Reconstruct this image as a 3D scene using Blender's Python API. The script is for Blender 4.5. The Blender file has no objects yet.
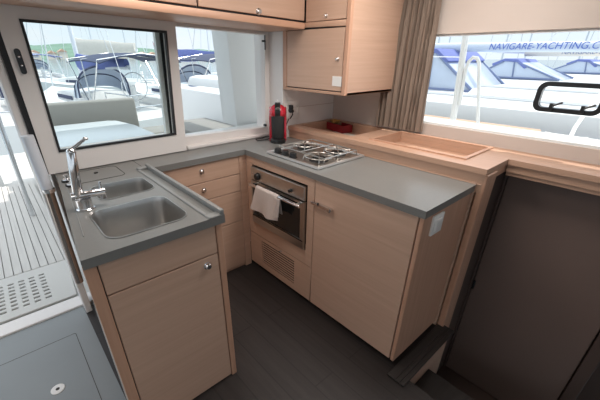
import bpy, bmesh, math, random
from mathutils import Vector, Matrix
random.seed(7)
C = bpy.context.scene.collection
SC = bpy.context.scene
PI = math.pi

# ------------------------------------------------------------------ materials
def new_mat(name):
    m = bpy.data.materials.new(name); m.use_nodes = True
    nt = m.node_tree; b = nt.nodes['Principled BSDF']
    return m, nt, b
def plain(name, col, rough=.5, metal=0., spec=None, noise=0., nscale=30., bump=0., coat=0.):
    m, nt, b = new_mat(name)
    b.inputs['Roughness'].default_value = rough
    b.inputs['Metallic'].default_value = metal
    if spec is not None: b.inputs['Specular IOR Level'].default_value = spec
    if coat: b.inputs['Coat Weight'].default_value = coat
    tc = nt.nodes.new('ShaderNodeTexCoord'); nz = nt.nodes.new('ShaderNodeTexNoise')
    nz.inputs['Scale'].default_value = nscale; nz.inputs['Detail'].default_value = 4
    nt.links.new(tc.outputs['Object'], nz.inputs['Vector'])
    mx = nt.nodes.new('ShaderNodeMix'); mx.data_type = 'RGBA'
    mx.inputs['A'].default_value = (*[c*(1-noise) for c in col], 1)
    mx.inputs['B'].default_value = (*[min(1, c*(1+noise)) for c in col], 1)
    nt.links.new(nz.outputs['Fac'], mx.inputs['Factor'])
    nt.links.new(mx.outputs['Result'], b.inputs['Base Color'])
    if bump:
        bp = nt.nodes.new('ShaderNodeBump'); bp.inputs['Strength'].default_value = bump; bp.inputs['Distance'].default_value = .002
        nt.links.new(nz.outputs['Fac'], bp.inputs['Height']); nt.links.new(bp.outputs['Normal'], b.inputs['Normal'])
    return m
def wood(name, c1, c2, scale, rough=.45, planks=None):
    m, nt, b = new_mat(name)
    b.inputs['Roughness'].default_value = rough
    tc = nt.nodes.new('ShaderNodeTexCoord'); mp = nt.nodes.new('ShaderNodeMapping')
    mp.inputs['Scale'].default_value = scale
    nt.links.new(tc.outputs['Object'], mp.inputs['Vector'])
    nz = nt.nodes.new('ShaderNodeTexNoise'); nz.inputs['Scale'].default_value = 1.; nz.inputs['Detail'].default_value = 6; nz.inputs['Roughness'].default_value = .65
    nt.links.new(mp.outputs['Vector'], nz.inputs['Vector'])
    cr = nt.nodes.new('ShaderNodeValToRGB')
    cr.color_ramp.elements[0].position = .32; cr.color_ramp.elements[0].color = (*c1, 1)
    cr.color_ramp.elements[1].position = .68; cr.color_ramp.elements[1].color = (*c2, 1)
    nt.links.new(nz.outputs['Fac'], cr.inputs['Fac'])
    out = cr.outputs['Color']
    if planks:
        br = nt.nodes.new('ShaderNodeTexBrick')
        br.inputs['Scale'].default_value = 1.; br.inputs['Brick Width'].default_value = planks[0]; br.inputs['Row Height'].default_value = planks[1]
        br.inputs['Mortar Size'].default_value = .0035; br.inputs['Color1'].default_value = (.92, .92, .92, 1); br.inputs['Color2'].default_value = (1.12, 1.1, 1.1, 1); br.inputs['Mortar'].default_value = (.55, .55, .55, 1)
        mp2 = nt.nodes.new('ShaderNodeMapping'); mp2.inputs['Rotation'].default_value = (0, 0, PI/2)
        nt.links.new(tc.outputs['Object'], mp2.inputs['Vector']); nt.links.new(mp2.outputs['Vector'], br.inputs['Vector'])
        mx = nt.nodes.new('ShaderNodeMix'); mx.data_type = 'RGBA'; mx.blend_type = 'MULTIPLY'; mx.inputs['Factor'].default_value = 1.
        nt.links.new(out, mx.inputs['A']); nt.links.new(br.outputs['Color'], mx.inputs['B']); out = mx.outputs['Result']
    nt.links.new(out, b.inputs['Base Color'])
    return m
def glass(name, tint=(1, 1, 1), refl=.08):
    m = bpy.data.materials.new(name); m.use_nodes = True; nt = m.node_tree
    nt.nodes.remove(nt.nodes['Principled BSDF']); o = nt.nodes['Material Output']
    t = nt.nodes.new('ShaderNodeBsdfTransparent'); t.inputs['Color'].default_value = (*tint, 1)
    g = nt.nodes.new('ShaderNodeBsdfGlossy'); g.inputs['Roughness'].default_value = .03
    lw = nt.nodes.new('ShaderNodeLayerWeight'); lw.inputs['Blend'].default_value = refl
    mx = nt.nodes.new('ShaderNodeMixShader')
    nt.links.new(lw.outputs['Fresnel'], mx.inputs['Fac']); nt.links.new(t.outputs['BSDF'], mx.inputs[1]); nt.links.new(g.outputs['BSDF'], mx.inputs[2])
    nt.links.new(mx.outputs['Shader'], o.inputs['Surface'])
    return m
W1, W2 = (.56, .365, .265), (.63, .425, .315)
M = {}
M['wood'] = wood('oak_veneer', W1, W2, (1.5, 1.5, 45))
M['wood_top'] = wood('oak_edge', (.49, .30, .205), (.57, .36, .255), (45, 1.5, 45), .4)
M['wood_x'] = wood('oak_rail', (.53, .305, .205), (.61, .37, .255), (1.5, 45, 45), .4)
M['wood_post'] = wood('oak_post', (.53, .30, .20), (.61, .365, .25), (45, 45, 1.5), .4)
M['floor'] = wood('dark_planks', (.019, .015, .0145), (.032, .026, .025), (30, 1.6, 30), .55, (1.1, .13))
M['tread'] = wood('dark_tread', (.022, .018, .017), (.038, .032, .03), (2, 40, 2), .5)
M['lino'] = plain('grey_sole', (.23, .25, .255), .38, noise=.1, nscale=3)
M['worktop'] = plain('grey_worktop', (.20, .20, .192), .33, noise=.06, nscale=60)
M['worktop_lip'] = plain('grey_worktop_lip', (.25, .255, .25), .4, noise=.05)
M['panel'] = plain('beige_panel', (.58, .505, .455), .8, noise=.03, nscale=8)
M['white_frame'] = plain('white_frame', (.80, .765, .74), .4, noise=.02, nscale=6)
M['white'] = plain('white_gelcoat', (.78, .79, .78), .3, noise=.02, nscale=4)
M['ceil'] = plain('headliner', (.62, .58, .54), .8, noise=.02)
M['seal'] = plain('black_seal', (.02, .02, .022), .5)
M['black'] = plain('black_plastic', (.012, .012, .013), .3)
M['blackmatt'] = plain('black_matt', (.02, .02, .02), .7)
M['chrome'] = plain('chrome', (.75, .75, .76), .12, 1.)
M['chrome_brown_refl'] = plain('chrome_brown_reflection', (.34, .29, .26), .15, 1.)  # chrome with the brown interior's reflection put into its colour
M['brightsteel'] = plain('bright_steel', (.86, .86, .86), .28, .8)
M['steel'] = plain('brushed_steel', (.55, .53, .5), .3, 1., noise=.06, nscale=40)
M['sink'] = plain('sink_steel', (.50, .49, .475), .33, 1., noise=.08, nscale=25)
M['oven_glass'] = plain('oven_glass', (.012, .013, .013), .08)
M['towel'] = plain('towel', (.66, .58, .54), .95, noise=.06, nscale=120, bump=.5)
M['red'] = plain('red_plastic', (.50, .015, .035), .22, coat=.5)
M['redmatt'] = plain('red_card', (.28, .012, .02), .5)
M['paper'] = plain('paper', (.72, .70, .62), .8)
M['yellow'] = plain('yellow_paper', (.72, .42, .12), .7)
M['green'] = plain('green_paper', (.40, .42, .10), .7)
M['plastic_white'] = plain('white_plastic', (.85, .83, .80), .4)
M['curtain'] = plain('curtain', (.235, .178, .14), .9, noise=.06, nscale=90, bump=.2)
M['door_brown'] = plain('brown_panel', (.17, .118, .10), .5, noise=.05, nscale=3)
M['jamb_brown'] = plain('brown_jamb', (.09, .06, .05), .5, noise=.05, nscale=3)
M['alu'] = plain('anodised', (.70, .72, .74), .25, .9)
M['cushion'] = plain('grey_cushion', (.27, .27, .255), .85, noise=.04, nscale=20)
M['table'] = plain('table_top', (.66, .72, .75), .25, noise=.02)
M['deck'] = plain('deck_nonskid', (.60, .59, .56), .7, noise=.04, nscale=80)
M['slat'] = wood('pale_slats', (.55, .53, .50), (.64, .62, .585), (40, 2, 40), .7)
M['slot'] = plain('dark_gap', (.05, .045, .04), .8)
M['blue'] = plain('blue_canvas', (.13, .17, .42), .8, noise=.08, nscale=6)
M['navy'] = plain('navy_canvas', (.05, .065, .12), .8, noise=.08, nscale=6)
M['paleblue'] = plain('pale_blue_canvas', (.55, .63, .74), .6, noise=.05, nscale=5)
M['clear'] = plain('clear_vinyl', (.50, .58, .70), .2, noise=.12, nscale=3)
M['beigecover'] = plain('beige_cover', (.66, .63, .58), .8, noise=.08, nscale=5)
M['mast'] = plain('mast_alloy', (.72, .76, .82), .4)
M['wire'] = plain('rigging_wire', (.66, .70, .74), .5)
M['lettering'] = plain('blue_lettering', (.10, .17, .50), .6)
M['stripe'] = plain('blue_stripe', (.16, .21, .36), .4)
M['teak'] = wood('teak', (.45, .29, .19), (.58, .40, .28), (3, 40, 3), .6)
M['flag'] = plain('red_flag', (.62, .06, .12), .8)
M['hill'] = plain('wooded_hill', (.15, .25, .19), .95, noise=.45, nscale=.09)
M['roofs'] = plain('tile_roof', (.60, .38, .28), .8)
M['house'] = plain('house_wall', (.72, .66, .58), .8)
M['water'] = plain('water', (.10, .17, .20), .12, noise=.2, nscale=.6, bump=.6)
M['glass'] = glass('clear_glass', (.985, .99, .99), .04)
M['glass_green'] = glass('green_glass', (.94, .965, .96), .05)

# ------------------------------------------------------------------ mesh collector
class B:
    def __init__(s): s.bm = bmesh.new()
    def add(s, tb, mx=None):
        me = bpy.data.meshes.new('tmp'); 
        if mx is not None: bmesh.ops.transform(tb, matrix=mx, verts=tb.verts)
        tb.to_mesh(me); tb.free(); s.bm.from_mesh(me); bpy.data.meshes.remove(me); return s
    def box(s, x0, x1, y0, y1, z0, z1, bev=0., seg=1):
        tb = bmesh.new(); bmesh.ops.create_cube(tb, size=1)
        for v in tb.verts: v.co = Vector(((x0+x1)/2 + v.co.x*(x1-x0), (y0+y1)/2 + v.co.y*(y1-y0), (z0+z1)/2 + v.co.z*(z1-z0)))
        if bev: bmesh.ops.bevel(tb, geom=list(tb.edges), offset=bev, segments=seg, affect='EDGES', profile=.5)
        return s.add(tb)
    def prism(s, pts, axis, a, b, bev=0.):
        """polygon pts (2-D) extruded along axis from a to b"""
        tb = bmesh.new()
        f = {'x': lambda p, t: (t, p[0], p[1]), 'y': lambda p, t: (p[0], t, p[1]), 'z': lambda p, t: (p[0], p[1], t)}[axis]
        v0 = [tb.verts.new(f(p, a)) for p in pts]; v1 = [tb.verts.new(f(p, b)) for p in pts]; n = len(pts)
        tb.faces.new(v0); tb.faces.new(v1)
        for i in range(n): tb.faces.new((v0[i], v0[(i+1) % n], v1[(i+1) % n], v1[i]))
        bmesh.ops.recalc_face_normals(tb, faces=tb.faces)
        if bev: bmesh.ops.bevel(tb, geom=list(tb.edges), offset=bev, segments=2, affect='EDGES', profile=.5)
        return s.add(tb)
    def ring(s, o, i, axis, a, b):
        """frame between two outlines of equal vertex count"""
        tb = bmesh.new(); n = len(o)
        f = {'x': lambda p, t: (t, p[0], p[1]), 'y': lambda p, t: (p[0], t, p[1]), 'z': lambda p, t: (p[0], p[1], t)}[axis]
        oa = [tb.verts.new(f(p, a)) for p in o]; ob = [tb.verts.new(f(p, b)) for p in o]
        ia = [tb.verts.new(f(p, a)) for p in i]; ib = [tb.verts.new(f(p, b)) for p in i]
        for k in range(n):
            l = (k+1) % n
            tb.faces.new((oa[k], oa[l], ia[l], ia[k])); tb.faces.new((ob[k], ob[l], ib[l], ib[k]))
            tb.faces.new((oa[k], oa[l], ob[l], ob[k])); tb.faces.new((ia[k], ia[l], ib[l], ib[k]))
        bmesh.ops.recalc_face_normals(tb, faces=tb.faces)
        return s.add(tb)
    def plate(s, outer, holes, z0, z1):
        cu = bpy.data.curves.new('tmp', 'CURVE'); cu.dimensions = '2D'; cu.fill_mode = 'BOTH'; cu.extrude = (z1-z0)/2
        for pl in [outer]+holes:
            sp = cu.splines.new('POLY'); sp.points.add(len(pl)-1); sp.use_cyclic_u = True
            for p, q in zip(sp.points, pl): p.co = (q[0], q[1], 0, 1)
        ob = bpy.data.objects.new('tmp', cu); C.objects.link(ob)
        dg = bpy.context.evaluated_depsgraph_get(); me = bpy.data.meshes.new_from_object(ob.evaluated_get(dg))
        tb = bmesh.new(); tb.from_mesh(me); bmesh.ops.remove_doubles(tb, verts=tb.verts, dist=1e-5)
        bmesh.ops.recalc_face_normals(tb, faces=tb.faces)
        bmesh.ops.translate(tb, vec=(0, 0, (z0+z1)/2), verts=tb.verts)
        bpy.data.objects.remove(ob); bpy.data.curves.remove(cu); bpy.data.meshes.remove(me)
        return s.add(tb)
    def cyl(s, p0, p1, r0, r1=None, n=20, bev=0.):
        p0, p1 = Vector(p0), Vector(p1); d = p1-p0
        tb = bmesh.new(); bmesh.ops.create_cone(tb, cap_ends=True, segments=n, radius1=r0, radius2=r0 if r1 is None else r1, depth=d.length)
        if bev: bmesh.ops.bevel(tb, geom=[e for e in tb.edges if len(e.link_faces) == 2 and e.calc_face_angle(0) > .9], offset=bev, segments=2, affect='EDGES', profile=.5)
        return s.add(tb, Matrix.Translation((p0+p1)/2) @ d.to_track_quat('Z', 'Y').to_matrix().to_4x4())
    def sph(s, c, r, sc=(1, 1, 1), n=16):
        tb = bmesh.new(); bmesh.ops.create_uvsphere(tb, u_segments=n, v_segments=n//2+2, radius=r)
        return s.add(tb, Matrix.Translation(c) @ Matrix.Diagonal((*sc, 1)))
    def lathe(s, c, prof, n=24, mx=None):
        tb = bmesh.new(); rows = []
        for r, z in prof: rows.append([tb.verts.new((r*math.cos(2*PI*k/n), r*math.sin(2*PI*k/n), z)) for k in range(n)])
        for a, b in zip(rows, rows[1:]):
            for k in range(n): tb.faces.new((a[k], a[(k+1) % n], b[(k+1) % n], b[k]))
        if prof[0][0] > 1e-5: tb.faces.new(rows[0])
        if prof[-1][0] > 1e-5: tb.faces.new(rows[-1])
        bmesh.ops.remove_doubles(tb, verts=tb.verts, dist=1e-6); bmesh.ops.recalc_face_normals(tb, faces=tb.faces)
        return s.add(tb, Matrix.Translation(c) @ (mx if mx is not None else Matrix.Identity(4)))
    def tube(s, pts, r, n=10, closed=False):
        pts = [Vector(p) for p in pts]; tb = bmesh.new(); rows = []; N = len(pts)
        up = Vector((0, 0, 1)); prev = None
        for i, p in enumerate(pts):
            a = pts[(i-1) % N] if (closed or i) else p; b = pts[(i+1) % N] if (closed or i < N-1) else p
            t = (b-a).normalized()
            if prev is None: prev = t.orthogonal().normalized() if abs(t.z) > .95 else t.cross(up).normalized()
            u = (prev - t*prev.dot(t)).normalized(); w = t.cross(u); prev = u
            rr = r[i] if isinstance(r, (list, tuple)) else r
            rows.append([tb.verts.new(p + (u*math.cos(2*PI*k/n) + w*math.sin(2*PI*k/n))*rr) for k in range(n)])
        pr = list(zip(rows, rows[1:])) + ([(rows[-1], rows[0])] if closed else [])
        for a, b in pr:
            for k in range(n): tb.faces.new((a[k], a[(k+1) % n], b[(k+1) % n], b[k]))
        if not closed: tb.faces.new(rows[0]); tb.faces.new(rows[-1])
        bmesh.ops.recalc_face_normals(tb, faces=tb.faces)
        return s.add(tb)
    def sheet(s, grid, th):
        """grid of points -> thin solid"""
        tb = bmesh.new(); V = [[tb.verts.new(p) for p in row] for row in grid]
        ni, nj = len(V), len(V[0])
        for i in range(ni-1):
            for j in range(nj-1): tb.faces.new((V[i][j], V[i][j+1], V[i+1][j+1], V[i+1][j]))
        tb.normal_update()
        N = [[v.normal.copy() for v in row] for row in V]
        U = [[tb.verts.new(V[i][j].co + N[i][j]*th) for j in range(nj)] for i in range(ni)]
        for i in range(ni-1):
            for j in range(nj-1): tb.faces.new((U[i+1][j], U[i+1][j+1], U[i][j+1], U[i][j]))
        for i in range(ni-1):
            for j in (0, nj-1): tb.faces.new((V[i][j], V[i+1][j], U[i+1][j], U[i][j]))
        for j in range(nj-1):
            for i in (0, ni-1): tb.faces.new((V[i][j], U[i][j], U[i][j+1], V[i][j+1]))
        bmesh.ops.recalc_face_normals(tb, faces=tb.faces)
        return s.add(tb)
    def loft(s, secs, cap=True):
        tb = bmesh.new(); V = [[tb.verts.new(p) for p in row] for row in secs]; n = len(V[0])
        for a, b in zip(V, V[1:]):
            for k in range(n): tb.faces.new((a[k], a[(k+1) % n], b[(k+1) % n], b[k]))
        if cap: tb.faces.new(V[0]); tb.faces.new(V[-1])
        bmesh.ops.remove_doubles(tb, verts=tb.verts, dist=1e-5)
        bmesh.ops.recalc_face_normals(tb, faces=tb.faces); return s.add(tb)
    def build(s, name, mat, parent=None, local=False, smooth=True, label=None):
        me = bpy.data.meshes.new(name)
        o = bpy.data.objects.new(name, me); C.objects.link(o)
        if parent is not None:
            o.parent = parent
            if not local:
                W = Matrix.Identity(4); p = parent
                while p is not None: W = p.matrix_basis @ W; p = p.parent
                bmesh.ops.transform(s.bm, matrix=W.inverted(), verts=s.bm.verts)
        s.bm.to_mesh(me); s.bm.free(); me.materials.append(mat)
        if smooth:
            for p in me.polygons: p.use_smooth = True
            try: me.set_sharp_from_angle(angle=math.radians(35))
            except Exception: pass
        if label: o['label'] = label
        return o
def tag(o, label, cat, group=None, kind=None):
    o['label'] = label; o['category'] = cat
    if group: o['group'] = group
    if kind: o['kind'] = kind
    return o
def thing(name, loc, label, cat, group=None, rz=0.):
    o = bpy.data.objects.new(name, None); C.objects.link(o); o.empty_display_size = .1
    o.location = loc; o.rotation_euler = (0, 0, rz)
    return tag(o, label, cat, group)
def struct(o): o['kind'] = 'structure'; return o
def rr(x0, y0, x1, y1, r, n=5):
    if x0 > x1: x0, x1 = x1, x0
    if y0 > y1: y0, y1 = y1, y0
    P = []
    for cx, cy, a in ((x1-r, y1-r, 0), (x0+r, y1-r, 90), (x0+r, y0+r, 180), (x1-r, y0+r, 270)):
        for k in range(n+1):
            t = math.radians(a+90*k/n); P.append((cx+r*math.cos(t), cy+r*math.sin(t)))
    return P
def knob_y(x, y, z, parent):
    "round push knob on a front that faces -y"
    return B().lathe((x, y, z), [(0, .016), (.010, .016), (.0135, .012), (.0135, .004), (.017, .002), (.017, 0)], 18, Matrix.Rotation(PI/2, 4, 'X')).build('knob', M['chrome'], parent, label='round chrome push knob')
def knob_x(x, y, z, parent, r=.014):
    return B().lathe((x, y, z), [(0, .016), (r*.75, .016), (r, .012), (r, .004), (r*1.2, .002), (r*1.2, 0)], 18, Matrix.Rotation(-PI/2, 4, 'Y')).build('knob', M['chrome'], parent, label='round chrome push knob')

H = .92
# ================================================================== setting
fl = struct(B().box(-1.13, .0, -3.6, .30, -.06, 0).box(0, .50, -1.37, .30, -.06, 0).box(0, .98, -4.5, -2.3, -.06, 0).box(-1.13, 0, -4.5, -3.6, -.06, 0).build('floor', M['floor']))
struct(B().box(-3.4, -1.13, -4.5, .37, -.06, 0).build('floor_saloon', M['lino']))
struct(B().box(-3.4, 1.05, -4.5, .42, 2.05, 2.1).build('ceiling', M['ceil']))
# aft bulkhead: below counter, between and above the windows
wa = B().box(-1.06, .97, .30, .40, 0, .925)
wa.box(-1.06, .97, .30, .40, 1.70, 2.05)
wa.box(-1.13, -1.0, .33, .40, .925, 1.70).box(.40, .97, .30, .40, .925, 1.70)
struct(wa.build('wall_aft', M['white_frame']))
# the short wall that stands forward of the windows, right corner
struct(B().box(.42, .97, .10, .30, .90, 2.05).build('wall_corner', M['white_frame']))
struct(B().box(.422, .969, .0975, .1005, 1.128, 1.132).build('trim_2', M['panel']))
# hull-side wall with the long window
WZ0, WZ1, WY0, WY1 = 1.075, 1.592, -2.3, -.36
wr = B().box(.97, 1.05, -4.5, .40, 1.0, WZ0).box(.97, 1.05, -4.5, .40, WZ1, 2.05)
wr.box(.97, 1.05, WY1, .40, WZ0, WZ1).box(.97, 1.05, -4.5, WY0, WZ0, WZ1)
struct(wr.build('wall_right', M['panel']))
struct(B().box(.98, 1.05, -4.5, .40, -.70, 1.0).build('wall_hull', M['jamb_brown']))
w3 = struct(B().ring([(WY0, WZ0), (WY1, WZ0), (WY1, WZ1), (WY0, WZ1)], [(WY0+.015, WZ0+.012), (WY1-.015, WZ0+.012), (WY1-.015, WZ1-.01), (WY0+.015, WZ1-.01)], 'x', .985, 1.055).build('window_3', M['white']))
# pane with the hatch cut out
hy0, hy1, hz0, hz1 = -1.575, -1.285, 1.218, 1.362
pb = B().plate([(WY0+.01, WZ0+.01), (WY1-.01, WZ0+.01), (WY1-.01, WZ1-.01), (WY0+.01, WZ1-.01)], [rr(hy0+.01, hz0+.01, hy1-.01, hz1-.01, .03)], -.003, .003)
bmesh.ops.transform(pb.bm, matrix=Matrix(((0, 0, 1, 1.022), (1, 0, 0, 0), (0, 1, 0, 0), (0, 0, 0, 1))), verts=pb.bm.verts)
pb.build('pane', M['glass'], w3, smooth=False)
ph = B().ring(rr(hy0, hz0, hy1, hz1, .04), rr(hy0+.023, hz0+.021, hy1-.023, hz1-.021, .024), 'x', 1.0, 1.036).build('hatch_frame', M['black'], w3, label='black rounded frame of the opening port')
B().prism(rr(hy0+.015, hz0+.015, hy1-.015, hz1-.015, .026), 'x', 1.02, 1.024).build('hatch_pane', M['glass'], ph, smooth=False)
for yy in (-1.37, -1.50):
    B().box(.985, 1.02, yy-.008, yy+.008, hz0+.008, hz0+.044, .002).tube([(.99, yy, hz0+.030), (.985, yy-.045, hz0+.052)], .005, 8).build('hatch_handle', M['black'], ph)

# ------------------------------------------------ windows in the aft bulkhead
G = [(-.985, 1.608), (-.335, 1.590), (-.370, 1.036), (-.997, 1.033)]
O = [(-1.066, 1.69), (-.272, 1.69), (-.312, .925), (-1.072, .925)]
w1 = struct(B().ring(O, G, 'y', .21, .30).build('window_1', M['white_frame']))
def inset(P, d):
    cx = sum(p[0] for p in P)/4; cz = sum(p[1] for p in P)/4
    return [(p[0]+(d if p[0] < cx else -d), p[1]+(d if p[1] < cz else -d)) for p in P]
B().ring(inset(G, -.004), inset(G, .007), 'y', .205, .225).build('seal', M['seal'], w1, label='thin black glazing seal')
B().prism(inset(G, .002), 'y', .245, .251).build('pane', M['glass_green'], w1, smooth=False)
B().prism([(-1.066, 1.69), (-1.090, 1.69), (-1.096, .90), (-1.072, .90)], 'y', .225, .275).build('edge_seal', M['seal'], w1, label='black rubber seal on the closing edge')
lk = B().prism(rr(-1.045, 1.395, -1.022, 1.498, .011), 'y', .200, .212).build('lock_plate', M['black'], w1, label='black oval lock plate with two screws')
for z in (1.465, 1.43): B().sph((-1.0335, .199, z), .0045, (1, .5, 1), 10).build('screw', M['chrome'], lk)
# outside leaf seen through the right end of the tinted pane
B().prism([(-.375, 1.62), (-.31, 1.62), (-.345, .95), (-.41, .95)], 'y', .268, .298).build('outer_leaf', M['white'], w1, label='pale edge of the outer leaf')
B().prism([(-.350, 1.62), (-.332, 1.62), (-.367, .95), (-.385, .95)], 'y', .258, .267).build('sash_edge', M['seal'], w1, label='dark edge strip of the outer leaf')
G2 = [(-.258, 1.624), (.388, 1.602), (.374, .982), (-.297, 1.0)]
O2 = [(-.300, 1.70), (.42, 1.70), (.42, .925), (-.32, .925)]
w2 = struct(B().ring(O2, G2, 'y', .255, .32).build('window_2', M['white_frame']))
B().prism(inset(G2, -.003), 'y', .30, .305).build('pane', M['glass'], w2, smooth=False)
B().box(.36, .392, .248, .257, 1.558, 1.57, .002).box(.383, .39, .248, .257, 1.51, 1.60, .002).build('catch', M['black'], w2)
B().cyl((.362, .256, 1.0), (.362, .235, 1.0), .009, n=14).build('stop_button', M['black'], w2)
B().box(-.29, -.282, .245, .256, 1.62, 1.655, .001).build('gap_strip', M['seal'], w2)
B().box(-.30, .42, .215, .262, .92, .945, .006).build('sill', M['white_frame'], w2)
# hull-side ledge under the aft windows' header
# door opening: jamb, threshold
struct(B().box(-1.128, -1.092, .235, .40, 0.0, 1.95, .004).build('door_1', M['white_frame']))
struct(B().box(-3.4, -1.06, .33, .43, -.05, .012, .004).box(-3.4, -1.06, .43, .47, -.05, -.002, .003).build('trim_1', M['white_frame']))
struct(B().prism([(-1.140, -.748), (-1.045, -.748), (-1.045, .28), (-1.075, .28)], 'z', 0, .03, .003).build('baseboard_left', plain('grey_skirting', (.34, .33, .30), .6)))
# other saloon walls (behind the camera), with window openings
sw = B().box(-3.4, -3.3, -4.5, .37, 0, 1.0).box(-3.4, -3.3, -4.5, .37, 1.85, 2.05)
for y in (-4.5, -3.2, -1.9, -.6): sw.box(-3.4, -3.3, y, y+.15, 1.0, 1.85)
struct(sw.build('wall_left', M['panel']))
sf = B().box(-3.4, 1.05, -4.6, -4.5, 0, 1.0).box(-3.4, 1.05, -4.6, -4.5, 1.85, 2.05)
for x in (-3.4, -2.0, -.6, .9): sf.box(x, x+.15, -4.6, -4.5, 1.0, 1.85)
struct(sf.build('wall_forward', M['panel']))

# ------------------------------------------------ stairwell to the starboard hull
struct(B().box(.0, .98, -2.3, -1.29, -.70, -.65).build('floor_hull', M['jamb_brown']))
struct(B().box(-.02, .50, -1.37, -1.345, -.66, -.06).build('wall_stairwell', M['wood']))
struct(B().box(-.02, -.002, -2.3, -1.37, -.66, -.06).build('wall_stairhead', M['wood']))
st = thing('companionway_stairs', (.1, -1.75, -.65), 'dark wooden steps going down into the hull beside the end panel', 'stairs')
for k, x in enumerate((.0, .055, .11)):
    z = -.20*(k+1)+.02
    B().box(x+.01, .31+.1*k if k < 2 else .36, -2.28, -1.372, z-.03, z, .003).build('tread', M['tread'], st)
B().box(.0, .02, -2.28, -1.372, -.65, -.215).build('stringer', M['tread'], st)
nb = tag(B().box(-.06, .505, -1.395, -1.372, .0, .012, .003).box(-.06, .505, -1.3705, -1.348, .0, .012, .003).box(-.06, .505, -1.3465, -1.298, .0, .012, .003).box(-.06, .505, -1.39, -1.30, .0, .009).build('floor_nosing', M['tread']), 'dark grooved wooden edging strip on the floor edge above the stairs', 'edging')
# brown door panel of the hull cabin with its frame
dr = thing('cabin_door', (.86, -1.62, -.65), 'tall dark brown door panel below the shelf in the stairwell', 'door')
B().box(.850, .875, -1.945, -1.322, -.64, .912, .003).build('leaf', M['door_brown'], dr)
B().box(.842, .90, -1.318, -1.3055, -.65, .912, .003).box(.842, .90, -2.01, -1.952, -.65, .912, .003).build('frame', M['jamb_brown'], dr)
B().cyl((.842, -1.330, .12), (.842, -1.330, .18), .007, n=10).build('hinge', M['black'], dr)
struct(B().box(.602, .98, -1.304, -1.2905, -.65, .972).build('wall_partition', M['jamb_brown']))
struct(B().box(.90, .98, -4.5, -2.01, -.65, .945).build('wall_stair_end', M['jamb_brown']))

# ================================================================== worktop (U shaped, one piece)
outer = [(-1.136, -.783), (-.631, -.783), (-.631, -.002), (-.002, -.002), (-.002, -1.29), (.476, -1.29), (.476, .10), (.42, .10), (.42, .298), (-1.046, .298), (-1.048, .15), (-1.115, -.55)]
SB = rr(-1.036, -.715, -.738, -.425, .055); SS = rr(-.965, -.330, -.722, -.118, .045)
wt = thing('worktop', (-.3, 0, H-.035), 'grey solid worktop running round the galley in a U', 'worktop')
B().plate(outer, [SB, SS], H-.035, H).build('slab', M['worktop'], wt)
lip = B().box(-.700, -.684, -.745, .0, H-.002, H+.006, .003).box(-.650, -.631, -.783, .02, H-.002, H+.024, .006, 2).box(-.700, -.631, -.01, .018, H-.002, H+.014, .004).box(-.700, -.631, -.783, -.745, H-.002, H+.006, .003).build('raised_edge', M['worktop_lip'], wt, label='raised grey fiddle rail beside the sinks')
B().plate(rr(-1.01, -.03, -.765, .18, .03), [rr(-1.007, -.027, -.768, .177, .028)], H, H+.0012).build('lid_seam', M['blackmatt'], wt, label='thin dark outline of the bin lid')
B().cyl((-.88, .10, H-.001), (-.88, .10, H+.004), .010, n=14).build('finger_hole', M['blackmatt'], wt)
B().box(-.657, -.655, .02, .29, H-.001, H+.0008).build('joint_line', M['blackmatt'], wt)
B().tube([(-1.026, .1, H+.001), (-1.070, -.4, H+.001), (-1.092, -.62, H+.001)], .0022, 6).build('drain_groove', M['worktop_lip'], wt)

def basin(poly, depth, label, dx):
    cx = sum(p[0] for p in poly)/len(poly); cy = sum(p[1] for p in poly)/len(poly)
    t = thing('sink', (cx, cy, H-depth), label, 'sink')
    b = B(); n = len(poly)
    def sc(k, z, kk=None): return [(cx+(p[0]-cx)*k, cy+(p[1]-cy)*(kk or k), z) for p in poly]
    tb = bmesh.new()
    rows = [sc(1.012, H+.0016), sc(.995, H+.0016), sc(.985, H-.005), sc(.965, H-.02), sc(.93, H-depth+.03), sc(.89, H-depth+.008), sc(.80, H-depth), sc(.12, H-depth-.004)]
    V = [[tb.verts.new(p) for p in r] for r in rows]
    for a, c in zip(V, V[1:]):
        for k in range(n): tb.faces.new((a[k], a[(k+1) % n], c[(k+1) % n], c[k]))
    tb.faces.new(V[-1]); bmesh.ops.recalc_face_normals(tb, faces=tb.faces); bmesh.ops.reverse_faces(tb, faces=tb.faces)
    bmesh.ops.solidify(tb, geom=list(tb.faces), thickness=.0015)
    b.add(tb).build('bowl', M['sink'], t)
    B().lathe((cx+dx, cy, H-depth-.001), [(0, .001), (.018, .001), (.022, .004), (.036, .004), (.038, 0)], 24).build('drain', M['chrome'], t)
    return t
basin(SB, .15, 'large rectangular steel sink at the front of the worktop', .05)
basin(SS, .13, 'small shallow steel sink behind the mixer tap', .03)
for (x, y, lab) in ((-1.020, .05, 'round chrome sink plug with a black rim, the farther of two'), (-1.016, -.035, 'round chrome sink plug with a black rim, the nearer of two')):
    t = thing('sink_plug', (x, y, H), lab, 'plug', 'sink plugs lying left of the tap')
    B().lathe((x, y, H), [(.022, 0), (.026, .003), (.026, .008), (.02, .010)], 20).build('rim', M['black'], t)
    B().lathe((x, y, H+.0095), [(.020, 0), (.019, .004), (.006, .006), (.006, .018), (.010, .020), (.010, .024), (0, .025)], 20).build('pull', M['chrome'], t)

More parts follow.
